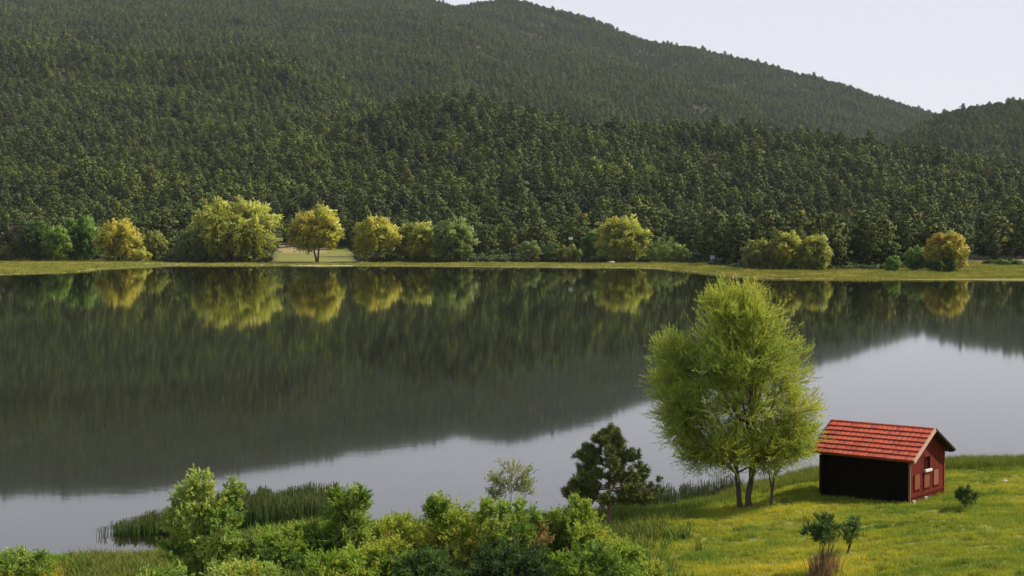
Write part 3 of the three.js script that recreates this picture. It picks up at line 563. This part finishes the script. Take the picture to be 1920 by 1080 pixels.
{ // the small pine: bare lower trunk, open whorls of needle clumps
  reseed(71);
  const at = onBank(1141, 992), k = -at.z / F, h = (992 - 800) * k, crown = new Soup(), wood = new Soup(), branches = [];
  const axis = t => V(0.06 * Math.sin(t * 3), h * t, 0.05 * t);
  wood.tube([0, 0.2, 0.4, 0.6, 0.8, 0.97].map(t => axis(t - (t ? 0 : 0.05))), [0.11, 0.09, 0.075, 0.055, 0.035, 0.012], 8, [0.2, 0.13, 0.1]);
  const bunch = (c, dir, len) => { // a shoot with needles all round, longest at its tip
    const tone = tint(pick([[0.12, 0.155, 0.034], [0.09, 0.125, 0.03], [0.19, 0.195, 0.042]]), 0.2, 0.1);
    wood.tube([c, c.clone().addScaledVector(dir, len)], [0.012, 0.006], 3, [0.13, 0.08, 0.05]);
    for (let i = 0; i < 60; i++) { const o = c.clone().addScaledVector(dir, len * rr(0.1, 1.05)), d = randDir().multiplyScalar(0.9).addScaledVector(dir, 0.75).normalize(); crown.leaf(o, d, randDir().cross(d).normalize(), rr(0.15, 0.26), 0.032, tint(tone, 0.2, 0.05)); }
  };
  const limb = (t, a, len, lift) => {
    const p0 = axis(t), p1 = p0.clone().add(V(Math.cos(a) * len, lift * len, Math.sin(a) * len)), p = bow(p0, p1, -0.06 * len);
    wood.tube(p, p.map((_, i) => lerp(0.035, 0.012, i / 5) * (0.4 + 0.5 * len)), 4, [0.15, 0.095, 0.07]);
    const n = Math.round(11 + len * 10);
    for (let i = 0; i < n; i++) { const q = along(p, i % 3 ? rr(0.7, 1) : rr(0.25, 0.7)), d = p1.clone().sub(p0).normalize().multiplyScalar(0.6).add(randDir().multiplyScalar(0.75)); d.y += 0.45; d.normalize(); q.addScaledVector(randDir(), 0.12 * len); bunch(q, d, rr(0.16, 0.3)); }
  };
  for (let w = 0; w < 7; w++) {
    const t = 0.29 + 0.68 * Math.pow(w / 6.6, 0.95), u = w / 6, len = (0.35 + 1.75 * Math.pow(1 - u, 0.8)) * 0.98, n = w < 4 ? 5 : 4, a0 = rr(0, 6.28);
    for (let b = 0; b < n; b++) limb(t + rr(-0.02, 0.02), a0 + b / n * 6.28 + rr(-0.3, 0.3), len * rr(0.7, 1.08), rr(0.1, 0.28) + 0.25 * u);
  }
  limb(0.27, 0.05, 2.3, 0.3); limb(0.3, 3.1, 2.1, 0.14); limb(0.4, 2.9, 1.8, 0.14);
  for (let i = 0; i < 7; i++) bunch(axis(0.9 + 0.012 * i), V(rr(-0.5, 0.5), 1, rr(-0.5, 0.5)).normalize(), 0.3);
  const t = thing('pine_tree', 'small dark pine with bare lower trunk on the near shore left of the large willow', 'pine tree', at);
  mesh('trunk', wood.geo(), M.bark, t); mesh('crown', crown.geo(), M.needle, t);
}

// ------------------------------------------------------------------ foreground shrubs
const fresh = [[0.36, 0.46, 0.09], [0.42, 0.5, 0.11], [0.25, 0.36, 0.055]], bushGreen = [[0.22, 0.33, 0.035], [0.28, 0.38, 0.045], [0.14, 0.24, 0.03]], yellowGreen = [[0.37, 0.44, 0.05], [0.32, 0.42, 0.05], [0.42, 0.44, 0.055]], deep = [[0.075, 0.14, 0.026], [0.11, 0.19, 0.034]], autumn = [[0.3, 0.2, 0.06]];
function shrub(s, name, label, px, depth, topPx, wPx, tones, x = {}) {
  reseed(200 + s);
  const at = bankAt(px, depth), w = wPx / F * depth, h = atDepth(px, topPx, depth).y - at.y, lumps = domeLumps(w, h * 0.95, h * (x.y0 ?? 0.05), x.n ?? Math.round(8 + w * 2.2), x.flat ?? 1), stems = [];
  for (let i = 0; i < 5; i++) stems.push([V(rr(-0.2, 0.2), -0.15, rr(-0.2, 0.2)), V(rr(-0.3, 0.3) * w, h * rr(0.5, 0.75), rr(-0.3, 0.3) * w), 0.018 * h]);
  if (x.shoots) for (let i = 0; i < x.shoots; i++) { const a = rr(-0.42, 0.42) * w; lumps.push([a, h * rr(0.82, 0.98), rr(-0.3, 0.3) * w, 0.16, h * 0.15, 0.16]); }
  plant(name, label, 'shrub', at, { stems, lumps: lumps.concat(x.lumps ?? []), subs: x.subs ?? 15, twigs: x.twigs ?? 7, leaves: x.leaves ?? 8, twigLen: 0.3, leafLen: x.leafLen ?? 0.115, leafWid: x.leafWid ?? 0.06, tones, bark: [0.1, 0.075, 0.05], up: 0.4, vary: 0.22, woodName: 'stems', crownName: 'leaves', twigR: 0.005, arch: 0.6 }, x.group);
}
{ // young leafy tree at the left
  reseed(81);
  const at = bankAt(374, 60), depth = 60;
  const lumps = crownFromBearings([[372, 905, 24, 22, 0], [350, 935, 34, 30, 0.2], [396, 940, 34, 32, -0.2], [372, 960, 46, 36, 0.3], [330, 975, 34, 34, 0], [420, 975, 38, 34, 0.2], [345, 1010, 46, 36, -0.3], [405, 1015, 48, 36, 0.4], [318, 1030, 30, 34, 0.2], [372, 1050, 56, 36, -0.2], [430, 1040, 30, 36, 0.1], [340, 1080, 44, 30, 0], [410, 1085, 44, 30, 0], [437, 925, 12, 20, -0.5]], at, depth);
  plant('young_tree', 'bright green leafy young tree rising above the bushes at lower left', 'tree', at, { stems: [[V(0, -0.2, 0), V(0.05, 3.9, 0), 0.06], [V(0.1, -0.2, 0), V(-0.6, 2.6, 0.2), 0.04], [V(0.05, -0.2, 0.1), V(0.9, 2.8, 0), 0.04]], lumps, subs: 15, twigs: 7, leaves: 9, twigLen: 0.32, leafLen: 0.15, leafWid: 0.085, tones: fresh, bark: [0.11, 0.09, 0.06], up: 0.35, vary: 0.22, twigR: 0.006, arch: 0.6 });
}
shrub(1, 'bush', 'sparse dark sprigged bush in the bottom left corner', 38, 63, 1044, 120, bushGreen.concat(fresh), { n: 9, subs: 8, twigs: 5, shoots: 5 });
shrub(2, 'bush', 'dark green bush just right of the bright young tree', 503, 60, 985, 120, deep.concat(bushGreen));
shrub(3, 'bush', 'olive yellow bush in front of the reeds', 568, 62, 972, 130, yellowGreen.concat(bushGreen));
shrub(4, 'bush', 'tall upright bush with leafy shoots right of the reed bed', 652, 62, 922, 92, bushGreen.concat(fresh), { shoots: 9, n: 12 });
shrub(5, 'bush', 'yellow green rounded bush right of the tall upright bush', 738, 63, 958, 130, yellowGreen);
shrub(6, 'bush', 'leafy green bush below and left of the pale sapling', 858, 62, 936, 140, bushGreen.concat(yellowGreen), { shoots: 6 });
shrub(7, 'bush', 'broad bush with orange brown patches below the pale sapling', 965, 61, 946, 150, bushGreen.concat(fresh, autumn), { shoots: 6 });
shrub(8, 'bush', 'green bush just left of the small pine trunk', 1080, 62, 952, 130, bushGreen.concat(yellowGreen), { shoots: 5 });
shrub(9, 'bush', 'low bush where the thicket meets the meadow', 1165, 59, 1012, 120, yellowGreen.concat(bushGreen));
shrub(10, 'bush', 'low yellow green bush at the bottom edge under the young tree', 450, 56, 1050, 160, fresh.concat(yellowGreen));
shrub(11, 'bush', 'low bush at the bottom edge under the tall upright bush', 640, 56, 1026, 170, yellowGreen.concat(bushGreen));
shrub(12, 'bush', 'bush at the bottom edge left of centre, thicket shade painted into its leaves', 800, 55.5, 1030, 150, deep);  // dark leaf tones stand in for shade between the bushes
shrub(13, 'bush', 'bush at the bottom edge right of centre, its leaves painted darkest for shade', 960, 56, 1015, 190, [[0.045, 0.085, 0.018], [0.06, 0.11, 0.02]]);  // the shaded gaps of the thicket are put into these leaf colours
shrub(14, 'bush', 'green bush at the bottom edge against the meadow', 1110, 56, 1020, 160, bushGreen);
shrub(15, 'bush', 'dense bush at the bottom edge right of the tall upright bush', 725, 57, 1005, 120, bushGreen.concat(yellowGreen));
shrub(16, 'bush', 'small bush half hidden behind the olive yellow bush', 615, 64, 975, 90, bushGreen);
shrub(17, 'bush', 'low ragged bush in the meadow corner of the thicket', 1215, 55, 1060, 120, yellowGreen.concat(bushGreen));
shrub(18, 'bush', 'bush between the bright young tree and the bottom edge, left side', 300, 57, 1062, 110, fresh.concat(bushGreen));
{ // thin pale sapling
  reseed(91);
  const at = bankAt(956, 69), lumps = crownFromBearings([[960, 878, 26, 20, 0], [930, 895, 26, 18, 0.2], [985, 892, 24, 20, -0.2], [955, 910, 36, 18, 0], [925, 918, 20, 14, 0], [990, 915, 18, 14, 0]], at, 69);
  plant('sapling', 'thin pale leaved sapling standing against the bright water', 'sapling', at, { stems: [[V(0, -0.2, 0), V(0.05, 2.2, 0), 0.025], [V(0, -0.2, 0), V(-0.5, 1.9, 0.1), 0.018], [V(0, -0.2, 0), V(0.5, 1.9, 0), 0.018]], lumps, subs: 20, twigs: 5, leaves: 6, twigLen: 0.26, leafLen: 0.1, leafWid: 0.05, tones: [[0.36, 0.38, 0.16], [0.3, 0.33, 0.12]], bark: [0.14, 0.11, 0.08], up: 0.4, twigR: 0.005 });
}
function smallShrub(s, name, label, px, py, w, h, tones, x = {}) {
  reseed(300 + s);
  const at = onBank(px, py), y0 = (x.y0 ?? 0.1) * h, stems = [];
  for (let i = 0; i < (x.stems ?? 4); i++) stems.push([V(rr(-0.06, 0.06), -0.1, rr(-0.06, 0.06)), V(rr(-0.25, 0.25) * w + (x.lean ?? 0), h * 0.7, rr(-0.2, 0.2) * w), 0.02]);
  const lumps = domeLumps(w, h, y0, x.n ?? 8); for (const l of lumps) { l[0] += (x.lean ?? 0) * l[1] / h + rr(-0.16, 0.16) * w; l[1] += rr(-0.1, 0.06) * h; const k = rr(0.55, 1); l[3] *= k; l[4] *= k; l[5] *= k; }
  plant(name, label, 'shrub', at, { stems, lumps, subs: x.subs ?? 10, twigs: 6, leaves: 7, twigLen: 0.18, leafLen: x.leafLen ?? 0.12, leafWid: x.leafWid ?? 0.045, tones, bark: [0.09, 0.06, 0.045], up: 0.5, twigR: 0.004, woodName: 'stems', crownName: 'leaves' });
}
smallShrub(1, 'small_shrub', 'small dark shrub alone in the grass right of the hut', 1812, 956, 0.95, 1.05, deep, { y0: 0.25, lean: -0.15 });
smallShrub(2, 'small_shrub', 'dark topped shrub on brown dry stalks below the hut', 1541, 1076, 1.5, 2.1, [[0.07, 0.13, 0.03], [0.1, 0.16, 0.035]], { y0: 0.5, n: 11, stems: 9, subs: 8, lean: 0.2 });
smallShrub(3, 'small_shrub', 'slender green shrub right of the dark topped shrub', 1588, 1042, 0.55, 1.7, [[0.16, 0.23, 0.05], [0.12, 0.19, 0.04]], { y0: 0.2, lean: 0.25, n: 8, subs: 5 });

// ------------------------------------------------------------------ grass, sedge and reeds
function tuft(s, n, h, spread, wid, bend, cols) {
  reseed(s); const g = new Soup();
  for (let i = 0; i < n; i++) {
    const a = rr(0, 6.28), r = spread * Math.sqrt(rnd()), o = V(Math.cos(a) * r, -0.02, Math.sin(a) * r), b = rr(0, 6.28), hh = h * rr(0.55, 1.2), k = bend * rr(0.3, 1.2) * hh;
    const tip = V(o.x + Math.cos(b) * k, hh, o.z + Math.sin(b) * k), mid = V(o.x + Math.cos(b) * k * 0.35, hh * 0.55, o.z + Math.sin(b) * k * 0.35), c = rr(0, 6.28), sd = V(Math.cos(c), 0, Math.sin(c)).multiplyScalar(wid / 2);
    const col = tint(pick(cols), 0.18, 0.08), k0 = g.n;
    for (const v of [o.clone().sub(sd), o.clone().add(sd), mid.clone().addScaledVector(sd, 0.8), mid.clone().addScaledVector(sd, -0.8), tip]) { g.p.push(v.x, v.y, v.z); g.c.push(...col); }
    g.i.push(k0, k0 + 1, k0 + 2, k0, k0 + 2, k0 + 3, k0 + 3, k0 + 2, k0 + 4);
  }
  return g.geo();
}
function scatter(name, label, category, geos, spots, tones, mat = M.grass) {
  const grp = new THREE.Group(); grp.name = name;
  geos.forEach((g, k) => {
    const mine = spots.filter((_, i) => i % geos.length === k), im = shade(new THREE.InstancedMesh(g, mat, mine.length)), d = new THREE.Object3D(), c = new THREE.Color();
    mine.forEach((p, i) => { d.position.set(p.x, p.y, p.z); d.rotation.set(rr(-0.08, 0.08), rr(0, 6.28), rr(-0.08, 0.08)); d.scale.set(p.s, p.s * (p.h ?? 1), p.s); d.updateMatrix(); im.setMatrixAt(i, d.matrix); im.setColorAt(i, c.setRGB(...(p.c ?? tones))); });
    im.name = 'blades'; im.userData.kind = 'stuff'; grp.add(im);
  });
  return tag(grp, label, category, null, 'stuff');
}
{
  reseed(400);
  const turf = [[0.36, 0.39, 0.035], [0.44, 0.43, 0.04], [0.27, 0.35, 0.032]], spots = [];
  for (let i = 0; i < 230000; i++) {
    const z = -rr(40, 108), x = rr(-0.48, 0.62) * -z, s = z - nearShore(x);
    if (s < 0.1) continue;
    const a = fbm(x * 0.13, z * 0.24, 3, 51), b = fbm(x * 0.6, z * 0.9, 2, 61), edge = 1 - smooth(0.5, 6, s + 3 * a);
    const k = clamp(1 + 0.9 * a + 0.5 * b, 0.55, 1.5);
    spots.push({ x, y: bank(x, z), z, s: rr(0.8, 1.3) * (0.75 + 1.3 * Math.max(0, b + 0.05) + 0.9 * edge), h: rr(0.7, 1.3), c: [k * lerp(1.02 + 0.6 * a, 0.72, edge) * (b > 0.16 ? 0.62 : 1), k * lerp(1, 0.95, edge) * (b > 0.16 ? 0.75 : 1), k] });
  }
  scatter('meadow_grass', 'short sunlit grass covering the near bank', 'grass', [1, 2, 3, 4].map(k => tuft(410 + k, 16, 0.16, 0.17, 0.02, 0.7, turf)), spots, [1, 1, 1]);

  reseed(420);
  const tall = [];
  for (let i = 0; i < 13000; i++) {                                 // taller growth along the water's edge and behind the hut
    const x = rr(4, 60), z0 = nearShore(x), z = z0 + Math.pow(rnd(), 1.4) * (x > 13 ? 5 : 3), px = W / 2 + F * x / -z;
    if (px > 1180 && px < 1350 && rnd() < 0.6) continue;
    tall.push({ x, y: bank(x, z), z, s: rr(0.6, 1.1) * (px > 1480 ? 0.85 : 0.75), h: rr(0.8, 1.25), c: tint([1, 1, 1], 0.25, 0.1) });
  }
  scatter('tall_grass', 'tall rank grass along the near waterline', 'grass', [1, 2, 3].map(k => tuft(430 + k, 14, 0.62, 0.16, 0.026, 0.35, [[0.17, 0.22, 0.03], [0.22, 0.24, 0.035], [0.13, 0.18, 0.025]])), tall, [1, 1, 1]);

  reseed(440);
  const sedge = [];
  for (let i = 0; i < 1500; i++) { const px = rr(90, 320), dep = rr(60, 70.5), p = bankAt(px, dep); if (p.y < 0.02) continue; sedge.push({ x: p.x, y: p.y, z: p.z, s: rr(0.5, 0.9) * (0.5 + 0.6 * smooth(90, 200, px)), c: tint([1, 1, 1], 0.25, 0.1) }); }
  scatter('sedge', 'yellowish sedge at the water edge left of the young tree', 'sedge', [1, 2].map(k => tuft(450 + k, 18, 0.6, 0.2, 0.026, 0.6, [[0.24, 0.22, 0.045], [0.2, 0.2, 0.04]])), sedge, [1, 1, 1]);

  reseed(460);
  const under = [];
  for (let i = 0; i < 5200; i++) { const px = rr(120, 1330), dep = rr(53, 78), p = bankAt(px, dep); if (p.y < 0.25 || rnd() < smooth(1080, 1330, px + 60 * fbm(p.x, p.z, 2, 9))) continue; under.push({ x: p.x, y: p.y, z: p.z, s: rr(0.7, 1.2), c: tint([1, 1, 1], 0.3, 0.15) }); }
  scatter('undergrowth', 'rank herbs and grass filling the gaps between the foreground bushes', 'undergrowth', [1, 2, 3].map(k => tuft(470 + k, 20, 0.55, 0.3, 0.05, 0.7, [[0.15, 0.21, 0.03], [0.23, 0.25, 0.035], [0.11, 0.17, 0.025]])), under, [1, 1, 1]);

  // dry brown stalks round the dark topped shrub
  reseed(480);
  const c0 = onBank(1541, 1076), dry = [];
  for (let i = 0; i < 34; i++) { const a = rr(0, 6.28), r = 0.6 * Math.sqrt(rnd()), x = c0.x + Math.cos(a) * r, z = c0.z + Math.sin(a) * r * 1.2; dry.push({ x, y: bank(x, z), z, s: rr(0.8, 1.2), c: tint([1, 1, 1], 0.2, 0.1) }); }
  scatter('dry_stalks', 'dry brown stalks around the foot of the dark topped shrub', 'dry grass', [tuft(481, 12, 0.85, 0.14, 0.02, 0.4, [[0.32, 0.2, 0.1], [0.26, 0.16, 0.08]])], dry, [1, 1, 1]);

  // reeds standing in the water
  const reedGeo = (s, brown) => { reseed(s); const g = new Soup(); for (let i = 0; i < 9; i++) { const a = rr(0, 6.28), r = 0.2 * Math.sqrt(rnd()), o = V(Math.cos(a) * r, -0.35, Math.sin(a) * r), hh = rr(0.8, 1.15), k = rr(0.02, 0.16), b = rr(0, 6.28), c = rr(0, 6.28), sd = V(Math.cos(c), 0, Math.sin(c)).multiplyScalar(0.011); const at = t => V(o.x + Math.cos(b) * k * t * t, lerp(-0.35, hh, t), o.z + Math.sin(b) * k * t * t), gr = tint([0.085, 0.16, 0.028], 0.25, 0.1), br = tint(brown, 0.2, 0.1); g.quad(at(0).sub(sd), at(0).add(sd), at(0.8).add(sd), at(0.8).sub(sd), gr); g.quad(at(0.8).sub(sd), at(0.8).add(sd), at(1).addScaledVector(sd, 1.3), at(1).addScaledVector(sd, -1.3), br); } return g.geo(); };
  reseed(490);
  const reeds = [], edge = pchip([170, 230, 330, 470, 640, 680], [0.35, 0.55, 0.8, 1.25, 1.2, 0.6]);
  for (let i = 0; i < 2300; i++) {
    const px = 165 + 500 * Math.pow(rnd(), 0.62), base = lerp(1004, 992, smooth(180, 640, px)) - Math.pow(rnd(), 0.9) * lerp(10, 34, smooth(200, 420, px)), p = onLevel(px, base, 0);
    if (rnd() > smooth(165, 330, px + rr(-30, 30)) || rnd() < smooth(620, 665, px)) continue;
    reeds.push({ x: p.x, y: bank(p.x, p.z) > 0 ? bank(p.x, p.z) : 0, z: p.z, s: 1, h: edge(px) * Math.pow(rr(0.45, 1.08), 0.8) * (1 + 0.5 * fbm(px * 0.03, base * 0.1, 2, 3)), c: tint([1, 1, 1], 0.25, 0.12) });
  }
  scatter('reed_bed', 'green and brown reeds standing in the water behind the young tree', 'reeds', [1, 2, 3].map(k => reedGeo(495 + k, [0.1, 0.125, 0.035])), reeds, [1, 1, 1]);
  reseed(520);
  const thin = [];
  for (let i = 0; i < 420; i++) { const px = rr(1150, 1390), p = onLevel(px, lerp(966, 930, clamp((px - 1150) / 240)) - 14 * Math.pow(rnd(), 1.3), 0); if (bank(p.x, p.z) > 0.1) continue; thin.push({ x: p.x, y: 0, z: p.z, s: rr(0.5, 0.9), h: rr(0.5, 1.15), c: tint([0.9, 0.85, 1.2], 0.25, 0.1) }); }
  scatter('thin_reeds', 'sparse thin reeds in the water between the small pine and the large willow', 'reeds', [reedGeo(530, [0.08, 0.11, 0.03]), reedGeo(531, [0.09, 0.1, 0.04])], thin, [1, 1, 1]);

  // low dark scrub along the foot of the forest
  reseed(560);
  const scrub = [], scrubGeo = s => { reseed(s); const g = new Soup(); for (let q = 0; q < 9; q++) { const c = V(rr(-0.9, 0.9), rr(0.3, 1.1), rr(-0.9, 0.9)), r = rr(0.45, 0.7), tone = tint(pick([[0.05, 0.075, 0.016], [0.075, 0.09, 0.02], [0.06, 0.1, 0.02]]), 0.2, 0.1); for (let j = 0; j < 16; j++) { const d = randDir(), face = d.clone().addScaledVector(randDir(), 0.5).normalize(), ld = randDir().cross(face).normalize(), w = rr(0.25, 0.4); g.leaf(c.clone().addScaledVector(d, r * 0.8).addScaledVector(ld, -w), ld, ld.clone().cross(face).normalize(), w * 2, w, tint(tone, 0.15, 0.05), 0.2, d); } } return g.geo(); };
  for (let i = 0; i < 2600; i++) { const px = rr(-60, 1980), t = Math.pow(rnd(), 1.3), dep = lerp(lerp(532, 512, smooth(250, 330, px)), 434, smooth(1240, 1440, px)) + 3 + t * 50; if (px > 505 && px < 672 && dep < 640 || px > 1800) continue; const x = (px - W / 2) / F * dep; scrub.push({ x, y: land(x, -dep), z: -dep, s: rr(0.7, 1.5) * (0.7 + 0.6 * t), h: rr(0.7, 1.3), c: tint([1, 1, 1], 0.35, 0.15) }); }
  scatter('forest_scrub', 'low dark scrub along the foot of the forest', 'scrub', [1, 2, 3].map(k => scrubGeo(565 + k)), scrub, [1, 1, 1], M.needle);

  // rough grass on the far bank
  reseed(540);
  const far = [];
  for (let i = 0; i < 60000; i++) { const px = rr(-60, 1980), dep = rr(385, 540), x = (px - W / 2) / F * dep, z = -dep, s = farShore(x) - z; if (s < 0.4) continue; const a = fbm(x * 0.03, z * 0.05, 3, 71); if (dep > lerp(lerp(536, 510, smooth(250, 330, px)), 436 + 74 * smooth(1790, 1810, px), smooth(1240, 1440, px)) + 12 * a) continue; const straw = fbm(x * 0.08, z * 0.15, 3, 75), k = 1 + 0.9 * straw, tallG = px > 1250 ? 1.7 : 1; far.push({ x, y: land(x, z), z, s: rr(0.7, 1.3), h: rr(0.4, 1.2) * tallG * (1 + 1.2 * Math.max(0, straw)), c: straw > 0.2 ? [1.5, 1.25, 2.2] : [k * (1 + 0.4 * a), k, k] }); }
  scatter('bank_grass', 'rough yellow green grass along the far bank', 'grass', [1, 2].map(k => tuft(545 + k, 14, 0.28, 0.6, 0.09, 0.8, [[0.3, 0.3, 0.04], [0.36, 0.33, 0.055], [0.22, 0.25, 0.035]])), far, [1, 1, 1]);
}

renderer.render(scene, camera);
